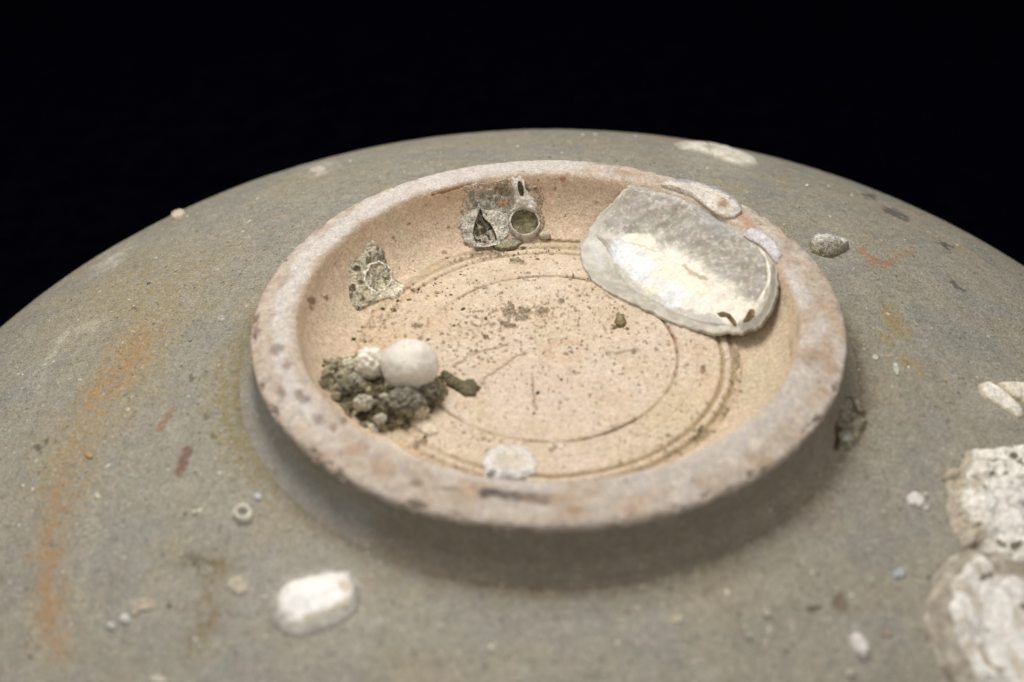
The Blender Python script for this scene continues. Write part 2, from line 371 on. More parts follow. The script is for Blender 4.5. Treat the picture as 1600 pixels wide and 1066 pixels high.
# marks on the inner wall
st(line(warp(Q, P, 3, 30), [(856, 375), (880, 377), (905, 378)], 2.2), (.13, .10, .06), 1., .3)
st(line(warp(Q, P, 3, 30), [(676, 304), (700, 297), (724, 290), (752, 287)], 2.6), (.26, .13, .05), 1., .35)
V[:, 2] -= .006*line(warp(Q, P, 3, 30), [(676, 304), (700, 297), (724, 290), (752, 287)], 2.6)
st(blob(Q, 879, 280, 5, 4.5), (.36, .15, .10), .95, .3)
for x, y, s in ((866, 294, 3), (740, 325, 3), (700, 355, 3), (614, 372, 3), (695, 393, 4), (932, 313, 3), (640, 350, 2.5), (487, 470, 6), (488, 482, 4), (508, 465, 4)):
    st(blob(Qs, x, y, s), (.20, .12, .07), .9, .35)
st(line(Qs, [(655, 430), (690, 408), (740, 392), (800, 384), (860, 378), (905, 376)], 4), (.30, .22, .12), .6, .5)
V_ring = V
make('foot_ring', V, grid_faces(len(rp), NA), col, M_ring, bowl)

# --- recessed base inside the ring
NF = 1100; thf = np.linspace(0, 2*math.pi, NF, endpoint=False)
rf = np.r_[.0005, np.linspace(.006, .678, 250)]
P = np.stack([rf[:, None]*np.cos(thf), rf[:, None]*np.sin(thf), np.full((len(rf), NF), FZ)], -1).reshape(-1, 3)
R = np.hypot(P[:, 0], P[:, 1]); T = np.arctan2(P[:, 1], P[:, 0])
low = fbm(P, 3.0, 3, 301)-.5; med = fbm(P, 13, 4, 311)-.5; fin = fbm(P, 60, 3, 321)-.5
Q = project(P); Qw = warp(Q, P, 18, 7); Qs = warp(Q, P, 10, 20, 79)
e = sm(.678, .66, R)
Rj = R+.008*low+.007*med+.006*fin
def gv(r0, w): return np.exp(-((Rj-r0)/w)**2)
right = sm(-.6, .5, np.cos(T+.5)); back = sm(.2, .9, np.sin(T))
gmod = np.clip(4.2*(fbm(P, 9, 4, 325)-.36), .05, 1.6); g = .010*gv(.457, .005)*gmod+(.010*gv(.612, .008)+.011*gv(.650, .009))*(.3+.7*np.maximum(right, .6*back))+.003*gv(.53, .004)*right
wv = .0024*(fbm(np.stack([Rj*75, np.cos(T)*2, np.sin(T)*2], -1), 1.0, 3, 327)-.5)*2
dirtm = np.zeros(len(P))
for x, y, rx, ry, s in ((797, 486, 12, 12, 1.), (818, 486, 9, 8, .9), (847, 487, 13, 7, 1.), (793, 509, 13, 5, 1.), (815, 498, 16, 6, .9), (968, 500, 9, 10, 1.1), (942, 515, 8, 6, .7),
                        (808, 410, 15, 5, 1.), (878, 475, 7, 4, 1.), (842, 450, 14, 9, .6), (735, 482, 20, 12, .55), (716, 520, 12, 6, .6), (760, 528, 5, 4, .9), (790, 530, 7, 4, .8), (690, 535, 5, 4, .8),
                        (650, 510, 16, 5, .8), (545, 515, 14, 14, .8), (600, 497, 16, 8, .6), (555, 480, 10, 14, .6), (900, 585, 14, 5, .7), (1098, 577, 5, 6, 1.1), (1025, 547, 5, 5, .9), (990, 552, 6, 4, .8),
                        (1150, 560, 6, 30, .8), (1160, 600, 8, 40, .8), (1140, 650, 18, 20, .9), (1095, 680, 26, 14, .8), (1050, 705, 30, 8, .7), (1120, 515, 8, 7, .9),
                        (655, 410, 30, 8, .7), (720, 395, 30, 6, .6), (760, 400, 50, 6, .8), (870, 395, 50, 5, .5), (640, 450, 40, 14, .4), (750, 690, 16, 5, .7), (655, 695, 14, 6, .8), (865, 702, 12, 4, .7),
                        (720, 560, 12, 6, .5), (560, 640, 30, 14, .6), (535, 545, 20, 10, .8), (1010, 475, 10, 5, .6), (925, 425, 20, 4, .4), (700, 455, 20, 10, .4)):
    dirtm = np.maximum(dirtm, s*blob(Qs, x, y, rx*1.25, ry*1.25))
dn = fbm(P, 62, 4, 331); dfi = fbm(P, 115, 2, 333); dirt = .9*sm(.44, .60, dirtm*(-.30+1.15*dn+.95*dfi))
sc = fbm(P, 62, 4, 341); region = .30*blob(Qw, 690, 455, 210, 75)+.16*sm(.55, .68, R)+.10
dirt = np.maximum(dirt, .6*sm(.655, .76, sc+.35*(fbm(P, 110, 2, 335)-.5)+region*.35*sm(.4, .6, low+.5)))
crk = np.maximum.reduce([line(warp(Q, P, 5, 30), p, 2.1) for p in ([(708, 573), (735, 556), (765, 547), (794, 538)], [(752, 600), (765, 585), (786, 572), (806, 558), (822, 551)],
        [(950, 552), (975, 550), (1000, 548)], [(832, 585), (832, 610), (838, 640)])])
V = P.copy(); V[:, 2] += e*(.010*low+.0035*med+.0020*fin+wv*.35 - g - .004*crk + dirt*(.008+.03*(fbm(P, 70, 2, 351)-.35)))
V[:, 2] -= e*.006*np.exp(-(R/.05)**2)
col = np.tile((.665, .54, .42), (len(P), 1))
col = mix(col, (.68, .57, .465), .8*sm(.44, .62, fbm(P, 5, 4, 361)))
col = mix(col, (.63, .475, .355), .6*sm(.48, .68, fbm(P, 6, 4, 371)))
col = mix(col, (.61, .50, .36), .6*sm(.48, .68, fbm(P, 8, 4, 381)))
col *= (1+.34*(fbm(P, 20, 5, 391)-.5)+.22*fin+18*wv)[:, None]
col = mix(col, (.62, .40, .27), .55*np.exp(-((np.hypot((Q[:, 0]-885)/40, (Q[:, 1]-548)/18)-.75)/.28)**2)*sm(.42, .58, fbm(P, 22, 3, 395)))
col = mix(col, (.60, .52, .47), .55*blob(Q, 890, 545, 14, 6))
col = mix(col, (.66, .52, .44), .4*sm(.4, .7, blob(Qw, 820, 600, 90, 50)))
col = mix(col, (.60, .48, .28), .3*blob(Qw, 1090, 660, 90, 60)); col = mix(col, (.60, .43, .25), .4*blob(Qw, 600, 520, 90, 110))
gn = fbm(P, 40, 3, 401)
gl = np.clip(gv(.457, .0065+.004*(gn-.5))*(.15+.75*gmod)*(.5+.9*gn), 0, 1); col = mix(col, (.25, .155, .075), .85*gl)
col = mix(col, (.33, .23, .11), np.clip(.85*(gv(.612, .008)+gv(.650, .010))*(.15+.85*np.maximum(right, .65*back))*(.35+gn), 0, .9))
col = mix(col, (.45, .31, .17), np.clip(.6*gv(.672, .010)*(.3+gn), 0, .8))
col = mix(col, (.28, .20, .12), .7*crk*np.clip(.3+1.2*gn, 0, 1))
col = mix(col, mix(np.tile((.15, .125, .07), (len(P), 1)), (.36, .30, .19), sm(.38, .62, fbm(P, 80, 3, 411))), .88*dirt)
make('recessed_base', V, grid_faces(len(rf), NF), col, M_floor, bowl)

# ------------------------------------------------------------------ growths: lofted through outlines
def outline(poly, c, ang):
    """distance along direction ang (pixel space) from c to a closed polygon"""
    p = np.array(poly, float)-c; q = np.roll(p, -1, 0); res = np.full(len(ang), 1e-3)
    d = np.stack([np.cos(ang), np.sin(ang)], -1)
    for a, b in zip(p, q):
        ed = b-a; den = d[:, 0]*ed[1]-d[:, 1]*ed[0]
        den = np.where(abs(den) < 1e-9, 1e-9, den)
        t = (a[0]*ed[1]-a[1]*ed[0])/den; u = (a[0]*d[:, 1]-a[1]*d[:, 0])/den
        ok = (t > 0) & (u >= -1e-6) & (u <= 1+1e-6); res = np.where(ok, np.maximum(res, t), res)
    return res
def ell(cx, cy, rx, ry, ang=0, n=28):
    a = math.radians(ang)
    return [(cx+rx*math.cos(t)*math.cos(a)-ry*math.sin(t)*math.sin(a), cy+rx*math.cos(t)*math.sin(a)+ry*math.sin(t)*math.cos(a)) for t in np.linspace(0, 2*math.pi, n, endpoint=False)]
def loft(name, c, levels, mat, parent=None, na=120, sub=8, rag=.08, rough=.25, rscale=30, prof=surf, seed=0, colf=None, mod=None, ragf=14, base=None):
    """levels: (polygon, scale, height above the surface, colour) from the outside inwards; the last one shrinks to the centre.
       heights are along the surface normal, so the piece has its own depth and a closed underside"""
    c = np.array(c, float); ang = np.linspace(0, 2*math.pi, na, endpoint=False)
    raw = []
    for poly, s, h, cl in levels:
        rr = (outline(poly, c, ang) if poly is not None else np.zeros(na))*s; raw.append((rr, h, np.array(cl, float)))
    rings = []
    for i in range(len(raw)-1):
        for j in range(sub):
            t = j/sub; a, b = raw[i], raw[i+1]
            rings.append((a[0]*(1-t)+b[0]*t, a[1]*(1-t)+b[1]*t, a[2]*(1-t)+b[2]*t))
    rings.append((np.maximum(raw[-1][0], .15),)+raw[-1][1:])
    rr = np.array([r[0] for r in rings]); hh = np.array([r[1] for r in rings])[:, None]+0*rr
    cc = np.array([r[2] for r in rings])[:, None, :]+np.zeros((len(rings), na, 1))
    cs = np.stack([np.cos(ang), np.sin(ang)], -1)
    u3 = np.stack([cs[:, 0]*1.0, cs[:, 1]*1.0, np.full(na, seed*3.7)], -1)
    j1 = (fbm(u3, ragf/6., 4, seed+500)-.5)*2+(vn(u3, ragf, seed+510)-.5)*.8
    rr = rr*(1+rag*j1)[None]
    px = c+rr[..., None]*cs[None]
    B, N = hit(px, prof)
    # where an outline runs over a skyline, carry the surface on instead of jumping to what lies behind
    for i in range(len(rings)-3, -1, -1):
        dr = np.abs(rr[i]-rr[i+1])+.05; dp = np.abs(rr[i+1]-rr[i+2])+.05
        st_ = np.linalg.norm(B[i]-B[i+1], axis=1)/dr; lim = 2.5*np.median(st_)+1e-6
        bad = st_ > lim; v_ = B[i+1]-B[i+2]; B[i] = np.where(bad[:, None], B[i+1]+v_*np.clip(dr/dp, 0, 3)[:, None], B[i]); N[i] = np.where(bad[:, None], N[i+1], N[i])
    n = fbm(B, rscale, 4, seed+520)-.5
    hmax = max(abs(l[2]) for l in levels)
    if mod is not None: hh = hh*mod(rr, ang[None]+0*rr, px)
    W = B+N*(hh+hmax*rough*2*n*(hh > 0))[..., None]
    cc = cc*(1+.5*(fbm(B, rscale*1.6, 3, seed+530)-.5))[..., None]
    if colf is not None: cc = colf(cc.reshape(-1, 3), px.reshape(-1, 2), B.reshape(-1, 3)).reshape(cc.shape)
    V = W.reshape(-1, 3); F = grid_faces(len(rings), na)[:, ::-1]
    # underside: the same rings sunk a little below the surface, so the piece is a closed solid
    o = len(V); V = np.r_[V, (B-N*.010).reshape(-1, 3)]
    j = np.arange(na); j2 = (j+1) % na
    F = np.r_[F, grid_faces(len(rings), na)+o, np.stack([j, j2, o+j2, o+j], -1)]
    cc = np.r_[cc.reshape(-1, 3), cc.reshape(-1, 3)]
    bs = base if base is not None else hit(c, prof)[0]
    return make(name, V, F, cc, mat, parent, bs)

_ico = {}
def ico(sub):
    if sub not in _ico:
        import bmesh
        bm = bmesh.new(); bmesh.ops.create_icosphere(bm, subdivisions=sub, radius=1)
        _ico[sub] = (np.array([v.co[:] for v in bm.verts]), np.array([[v.index for v in f.verts] for f in bm.faces])); bm.free()
    return _ico[sub]
def lump(name, cen, rad, colr, mat, parent=None, sub=5, amp=.12, sc=2.5, seed=0, fine=.03, colf=None, base=None, shape=None):
    v, f = ico(sub); D = v*(1+amp*2*(fbm(v+seed*2.3, sc, 3, seed+600)-.5)+fine*2*(fbm(v+seed, sc*6, 3, seed+610)-.5))[:, None]
    if shape is not None: D = shape(D)
    V = D*np.array(rad)+np.array(cen)
    c = np.tile(colr, (len(V), 1))*(1+.35*(fbm(v+seed, 5, 4, seed+620)-.5))[:, None]
    if colf is not None: c = colf(c, v, V)
    return make(name, V, f, c, mat, parent, base if base is not None else np.array(cen)-[0, 0, rad[2]])
def above(px, h, prof=surf):
    """point at height h over the surface seen at px, along the same line of sight"""
    P, N = hit(px, prof); d = CAM-P; d /= np.linalg.norm(d); return P+d*(h/max(.2, float(d@N)))

WHITE = (.78, .74, .66); CREAM = (.74, .68, .55); PALE = (.56, .52, .43); GREYC = (.36, .34, .28); MUD = (.13, .112, .065); BROWN = (.20, .14, .075)

# --- the large shell lying across floor and wall
sh_out = [(984, 286), (1010, 291), (1045, 300), (1080, 312), (1115, 330), (1140, 350), (1165, 362), (1190, 375), (1208, 395), (1216, 425), (1214, 460), (1202, 490), (1184, 510),
          (1160, 521), (1140, 518), (1115, 521), (1085, 515), (1050, 503), (1020, 488), (985, 472), (950, 456), (925, 437), (910, 412), (905, 388), (916, 368), (928, 350), (938, 330), (958, 318), (970, 302)]
sh_in = [(986, 290), (1015, 294), (1050, 303), (1085, 318), (1118, 336), (1150, 360), (1180, 375), (1199, 396), (1206, 425), (1203, 449), (1193, 472), (1179, 490), (1162, 503),
         (1147, 511), (1120, 512), (1090, 506), (1060, 494), (1030, 478), (1000, 461), (976, 445), (962, 425), (955, 400), (945, 384), (930, 370), (937, 348), (957, 324), (971, 305)]
shell = empty('oyster_shell', hit((1060, 410))[0], 'largest shell, grey above and pearly white below, leaning on the back right of the ring', 'shell')
def shell_col(c, q, B):
    qw = warp(q, B, 16, 12, 33); qs = warp(q, B, 8, 30, 34)
    def m(w_, cl, k):
        nonlocal c
        c = mix(c, cl, np.clip(k*w_, 0, 1))
    n = fbm(B, 24, 4, 35); n2 = fbm(B, 60, 3, 36)
    c = np.tile((.75, .71, .61), (len(q), 1))
    x, y = qw[:, 0], qw[:, 1]
    bound = np.interp(x, [900, 960, 1030, 1070, 1120, 1170, 1190, 1215], [380, 372, 382, 396, 430, 464, 484, 470])
    up = sm(16, -16, y-bound+26*(n-.5)+16*(n2-.5))
    g = mix(np.tile((.40, .37, .32), (len(q), 1)), (.31, .28, .235), sm(.38, .62, n)); g = mix(g, (.52, .485, .43), .8*sm(.52, .66, n2))
    c = c*(1-up[:, None])+g*up[:, None]
    m(sm(.35, .7, line(qw, [(932, 370), (950, 395), (958, 425), (985, 456), (1030, 484), (1080, 506), (1125, 516)], 19)*(.5+1.*n)), (.46, .435, .375), .9)
    m(sm(.45, .6, blob(qw, 1000, 379, 34, 15, 12)), (.77, .72, .57), .95)
    m(sm(.3, .6, line(qw, [(970, 395), (1010, 425), (1050, 462)], 22)), (.70, .72, .77), .75)
    m(blob(qs, 1035, 432, 15, 9), (.80, .68, .40), .6); m(blob(qs, 1018, 458, 14, 8), (.80, .72, .42), .6)
    m(blob(qs, 1078, 445, 36, 14, 30), (.76, .71, .56), .5)
    m(sm(.35, .6, line(qs, [(1070, 418), (1085, 430), (1105, 440)], 3.2)), (.35, .25, .14), .7)
    m(sm(.35, .6, line(qs, [(932, 376), (970, 377), (1010, 391), (1040, 398)], 1.6)), (.50, .45, .36), .6)
    m(line(qs, [(1030, 357), (1045, 343), (1060, 330)], 4), (.24, .21, .17), .7)
    m(blob(qs, 1082, 355, 18, 12), (.45, .43, .37), .6)
    m(blob(qs, 1120, 352, 26, 14, 35), (.36, .37, .38), .6)
    m(blob(qs, 1095, 475, 30, 5, 25), (.68, .70, .76), .4)
    m(sm(.3, .7, line(q, [(1182, 376), (1203, 405), (1205, 440), (1190, 474), (1170, 497)], 5)), (.78, .73, .62), .8)
    # growth rings of the valve, told by a faint change of tone
    d = np.hypot((q[:, 0]-1150)/1.35, q[:, 1]-500)+6*n
    c *= (1+.05*np.sin(d*.30+9*n)*sm(.4, .6, n)+.05*np.sin(d*.9+12*n2))[:, None]
    c *= (1+.40*(n2-.5)+.30*(n-.5))[:, None]
    return c
def rim_col(c, q, B):
    n = fbm(B, 18, 4, 44); c = mix(np.tile((.42, .385, .32), (len(q), 1)), (.56, .525, .45), sm(.4, .62, n))
    c = mix(c, (.24, .215, .17), .8*sm(.3, .7, line(q, [(1214, 420), (1212, 460), (1196, 495), (1165, 515)], 9)))
    return mix(c, (.62, .61, .60), .6*blob(q, 935, 400, 12, 30, -15))
def lip(rr, a, px):   # the valve's free edge curls up to the lower right
    q = px.reshape(-1, 2)
    d = np.hypot((q[:, 0]-1150)/1.35, q[:, 1]-500).reshape(rr.shape)
    e = np.maximum(line(q, [(1199, 396), (1206, 425), (1203, 449), (1179, 490), (1147, 511), (1090, 506), (1060, 494)], 4.5), 0).reshape(rr.shape)
    f = .35*line(q, [(940, 376), (1000, 388), (1070, 420), (1120, 440)], 12).reshape(rr.shape)
    return 1+.7*e+.5*f+.07*np.sin(d*.30)+.10*np.sin(d*.13+1)
loft('outer_layer', (1060, 410), [(sh_out, 1.0, -.012, PALE), (sh_out, 1.0, .001, PALE), (sh_out, .985, .004, PALE), (sh_out, .9, .004, PALE), (sh_out, .7, .0, PALE), (None, 0, -.004, PALE)],
     M_nacre, shell, na=300, sub=16, rag=.035, rough=.22, prof=surf_shell, colf=rim_col, ragf=46, seed=3)
loft('inner_valve', (1060, 410), [(sh_in, 1.0, .001, PALE), (sh_in, .975, .005, WHITE), (sh_in, .92, .009, WHITE), (sh_in, .8, .012, WHITE), (sh_in, .5, .012, WHITE), (None, 0, .012, WHITE)],
     M_nacre, shell, na=420, sub=22, rag=.022, rough=.42, rscale=13, prof=surf_shell, colf=shell_col, mod=lip, ragf=26, seed=4)
def off_shell(r): return surf_shell(r)+.0125
for poly, cc in (([(1118, 489), (1130, 486), (1142, 491), (1150, 502), (1149, 511), (1143, 504), (1134, 496), (1124, 495)], (1137, 495)), ([(1160, 503), (1166, 492), (1172, 482), (1178, 482), (1178, 493), (1170, 500)], (1171, 492))):
    loft('hinge_scar', cc, [(poly, 1, -.004, (.34, .25, .15)), (poly, .85, .002, (.24, .16, .09)), (poly, .5, .003, (.14, .095, .05)), (None, 0, .003, (.12, .08, .045))], M_crust, shell, na=40, sub=3, prof=off_shell, seed=9)

# --- shell fragment on the rim
poly = [(1030, 291), (1048, 286), (1080, 289), (1115, 298), (1142, 312), (1157, 322), (1157, 334), (1146, 342), (1132, 341), (1118, 332), (1098, 320), (1080, 308), (1058, 300)]
def frag_col(c, q, B):
    n = fbm(B, 30, 4, 52); c = mix(np.tile((.70, .64, .57), (len(q), 1)), (.50, .40, .30), .7*sm(.55, .66, n))
    c = mix(c, (.33, .20, .11), .85*sm(.4, .7, blob(warp(q, B, 8, 30), 1129, 325, 9, 9)))
    return mix(c, (.30, .31, .34), .8*sm(.35, .6, line(warp(q, B, 4, 20), [(1050, 288), (1090, 291), (1128, 304), (1153, 322)], 4.5)))
o = loft('shell_fragment', (1100, 308), [(poly, 1, -.01, WHITE), (poly, 1.0, .012, WHITE), (poly, .9, .022, WHITE), (None, 0, .018, WHITE)], M_lime, na=160, sub=7, rag=.05, rough=.30, colf=frag_col, seed=12,
         prof=lambda r: np.where(r > .99, .003-(r-.99)*.35, surf(r)))
tag(o, 'white crusty shell fragment with a brown pit, on the ring above the largest shell', 'shell fragment')
poly = [(1160, 366), (1172, 358), (1190, 362), (1212, 380), (1222, 400), (1215, 412), (1204, 398), (1188, 382), (1170, 374)]
o = loft('shell_flake', (1192, 380), [(poly, 1, -.008, PALE), (poly, .95, .008, (.66, .62, .62)), (None, 0, .010, (.62, .60, .60))], M_lime, na=80, sub=4, rag=.12, rough=.4, seed=13)
tag(o, 'thin whitish flake on the ring lip at the upper right edge of the largest shell', 'shell flake')

# --- growth on the back inner wall
poly = [(724, 293), (745, 287), (775, 283), (800, 277), (830, 284), (845, 292), (850, 308), (846, 330), (852, 350), (848, 366), (830, 378), (800, 382), (775, 390), (742, 388), (726, 380), (716, 355), (721, 320)]
poly_patch = poly
def patch_col(c, q, B):
    n = fbm(B, 34, 4, 61); c = mix(np.tile((.26, .235, .175), (len(q), 1)), (.54, .50, .43), sm(.44, .58, n))
    c = mix(c, (.48, .29, .18), .8*sm(.35, .6, blob(warp(q, B, 8, 20), 788, 315, 12, 8)))
    c = mix(c, (.15, .125, .07), .85*sm(.4, .6, blob(warp(q, B, 10, 30), 778, 297, 14, 9)))
    c = mix(c, (.20, .17, .10), .75*sm(.4, .65, line(warp(q, B, 8, 30), [(835, 292), (848, 310), (845, 335)], 6)))
    c = mix(c, (.56, .53, .47), .6*sm(.3, .6, line(warp(q, B, 8, 20), [(728, 345), (730, 380)], 8)))
    t = np.hypot(q[:, 0]-785, q[:, 1]-335)/np.maximum(outline(poly_patch, (785, 335), np.arctan2(q[:, 1]-335, q[:, 0]-785)), 1)
    return mix(c, (.53, .40, .29), sm(.62, 1.0, t+.9*(fbm(B, 45, 3, 64)-.5)))
o = loft('lime_crust', (785, 335), [(poly, 1, -.006, GREYC), (poly, .97, .004, GREYC), (poly, .8, .007, GREYC), (None, 0, .008, GREYC)], M_crust, na=200, sub=14, rag=.15, ragf=26, rough=.9, rscale=38, colf=patch_col, seed=14)
tag(o, 'mottled grey crust patch around the two barnacles on the back inner wall', 'crust')

b1 = empty('barnacle', hit((819, 350))[0], 'open barnacle with a round thin-lipped mouth on the back inner wall', 'barnacle')
mouth = [(817, 325), (828, 326), (836, 333), (842, 345), (843, 355), (838, 366), (830, 373), (820, 376), (808, 372), (799, 363), (795, 350), (797, 340), (803, 330)]
LIPC = (.66, .62, .52); INS = (.19, .165, .09)
def cup_col(c, q, B):
    d = np.hypot(q[:, 0]-819, (q[:, 1]-350)*1.0); a = np.arctan2(q[:, 1]-350, q[:, 0]-819); n = fbm(B, 50, 3, 71)
    ins = sm(.94, .88, d/np.maximum(outline(mouth, (819, 350), a), 1))
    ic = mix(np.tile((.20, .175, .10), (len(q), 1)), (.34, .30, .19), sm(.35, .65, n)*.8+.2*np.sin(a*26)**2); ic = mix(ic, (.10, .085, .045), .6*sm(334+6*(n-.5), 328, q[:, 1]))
    return mix(c, ic, ins)
loft('wall_plates', (819, 350), [(mouth, 1.10, -.008, PALE), (mouth, 1.03, .026, LIPC), (mouth, 1.0, .036, WHITE), (mouth, .955, .036, LIPC), (mouth, .92, .022, LIPC), (mouth, .87, .010, INS), (mouth, .45, .012, INS), (None, 0, .016, INS)],
     M_lime, b1, na=180, sub=6, rag=.06, ragf=26, rough=.30, rscale=44, colf=cup_col, seed=15)
hood = [(798, 334), (803, 318), (802, 300), (798, 284), (799, 275), (806, 279), (812, 274), (819, 281), (820, 292), (827, 302), (835, 310), (841, 324), (840, 338), (828, 331), (815, 328), (804, 332)]
def hood_col(c, q, B):
    slot = sm(.45, .62, blob(q, 812.5, 293, 5.2, 14, -12)); c = mix(c, (.05, .04, .03), slot)
    return c
def hood_mod(rr, a, px):
    q = px.reshape(-1, 2); return (1-.95*sm(.40, .60, blob(q, 812.5, 293, 5.2, 14, -12))).reshape(rr.shape)
loft('hood_plate', (814, 306), [(hood, 1, -.006, PALE), (hood, .98, .020, (.64, .58, .50)), (hood, .8, .042, (.72, .67, .60)), (hood, .5, .046, (.74, .69, .62)), (None, 0, .046, (.74, .69, .62))],
     M_lime, b1, na=160, sub=12, rag=.09, ragf=22, rough=.25, colf=hood_col, mod=hood_mod, seed=16)

b2p = [(716, 345), (724, 330), (742, 324), (750, 322), (762, 326), (782, 325), (794, 333), (798, 350), (797, 368), (785, 380), (765, 387), (740, 388), (724, 380)]
tri = [(749, 327), (754, 343), (764, 353), (771, 366), (776, 380), (763, 385), (744, 384), (739, 370), (740, 356), (744, 343)]
def b2_col(c, q, B):
    n = fbm(B, 40, 4, 81); t = outline(tri, (757, 365), np.arctan2(q[:, 1]-365, q[:, 0]-757)); d = np.hypot(q[:, 0]-757, q[:, 1]-365)/np.maximum(t, 1)
    c = mix(np.tile((.68, .64, .55), (len(q), 1)), (.40, .37, .31), sm(.3, .7, n)*.6+.3*sm(745, 725, q[:, 0]))
    ic = mix(np.tile((.085, .072, .04), (len(q), 1)), (.24, .20, .12), sm(.5, .66, fbm(B, 70, 3, 82)))
    return mix(c, ic, sm(1.16, 1.06, d))
o = loft('broken_barnacle', (757, 365), [(b2p, 1, -.006, PALE), (b2p, .95, .010, PALE), (tri, 1.35, .020, PALE), (tri, 1.06, .024, WHITE), (tri, .95, .006, MUD), (tri, .5, .006, MUD), (None, 0, .010, MUD)],
     M_crust, na=200, sub=10, rag=.09, rough=.5, rscale=45, colf=b2_col, seed=17)
tag(o, 'broken barnacle with a dark triangular hole on the back inner wall', 'barnacle')
o = lump('small_barnacle', above((851, 368), .012), (.024, .018, .015), (.50, .46, .34), M_lime, sub=4, amp=.2, sc=3, seed=4)
tag(o, 'tiny egg-shaped barnacle at the foot of the wall, right of the round-mouthed barnacle', 'barnacle')
poly = [(768, 384), (790, 381), (812, 376), (822, 378), (810, 386), (790, 392), (772, 391)]
o = loft('grit_ridge', (793, 385), [(poly, 1, -.006, MUD), (poly, .9, .012, (.30, .27, .18)), (None, 0, .018, (.36, .33, .24))], M_crust, na=70, sub=5, rag=.2, rough=.6, seed=18)
tag(o, 'low ridge of grey grit on the clay base under the two back wall barnacles', 'grit')

# --- star-shaped cup at the left
cup = empty('star_barnacle', hit((586, 440))[0], 'broken barnacle base with a ribbed star pattern at the left inner wall of the ring', 'barnacle')
poly = [(544, 420), (552, 407), (566, 396), (575, 378), (580, 373), (590, 382), (598, 392), (604, 410), (608, 428), (615, 440), (633, 446), (634, 456), (622, 466), (598, 470), (575, 478), (560, 487), (548, 478), (544, 455)]
def cu_col(c, q, B):
    n = fbm(B, 45, 4, 91); c = mix(np.tile((.54, .49, .37), (len(q), 1)), (.18, .155, .10), sm(.48, .60, n)); c = mix(c, (.64, .58, .45), .8*sm(.55, .66, fbm(B, 30, 3, 92)))
    c = mix(c, (.76, .68, .54), .9*sm(.35, .6, line(warp(q, B, 6, 25), [(598, 466), (615, 460), (630, 450)], 9)))
    c = mix(c, (.66, .56, .42), .8*sm(.3, .6, line(warp(q, B, 5, 25), [(550, 425), (550, 450), (575, 468)], 5)))
    c = mix(c, (.08, .07, .045), .9*sm(.4, .6, blob(q, 554, 421, 6, 6))); c = mix(c, (.10, .085, .05), .9*sm(.4, .6, blob(q, 549, 452, 5, 8)))
    return mix(c, (.14, .13, .10), .6*sm(.4, .6, blob(warp(q, B, 6, 30), 592, 400, 9, 14, 20)))
loft('crust', (586, 438), [(poly, 1, -.006, PALE), (poly, .95, .010, PALE), (poly, .7, .020, PALE), (None, 0, .014, PALE)], M_crust, cup, na=160, sub=10, rag=.08, rough=.55, rscale=40, colf=cu_col, seed=19)
rg = [(566, 428), (574, 415), (588, 411), (603, 418), (610, 432), (611, 447), (600, 457), (586, 464), (574, 455), (565, 443)]
loft('rim', (586, 437), [(rg, 1.16, .004, CREAM), (rg, 1.04, .020, CREAM), (rg, .93, .023, WHITE), (rg, .90, .014, CREAM), (rg, .86, .010, BROWN), (None, 0, .012, MUD)], M_crust, cup, na=110, sub=4, rag=.16, rough=.45, seed=20)
def sep_col(c, q, B):
    a = np.arctan2(q[:, 1]-437, q[:, 0]-586); d = np.hypot(q[:, 0]-586, q[:, 1]-437)
    w_ = sm(.70, .95, np.abs(np.cos(a*8+.6*np.sin(3*a)))); return mix(np.tile((.10, .085, .055), (len(q), 1)), (.62, .56, .42), .85*np.clip(w_, 0, 1)*sm(4, 9, d)+.5*sm(7, 4, d))
def sep_mod(rr, a, px): return .55+.45*sm(.70, .95, np.abs(np.cos(a*8+.6*np.sin(3*a))))
tag(loft('septa', (586, 437), [(rg, .90, .008, MUD), (rg, .86, .018, MUD), (rg, .3, .016, MUD), (None, 0, .018, PALE)], M_lime, cup, na=192, sub=8, rag=.02, rough=.06, colf=sep_col, mod=sep_mod, seed=21), kind='stuff')

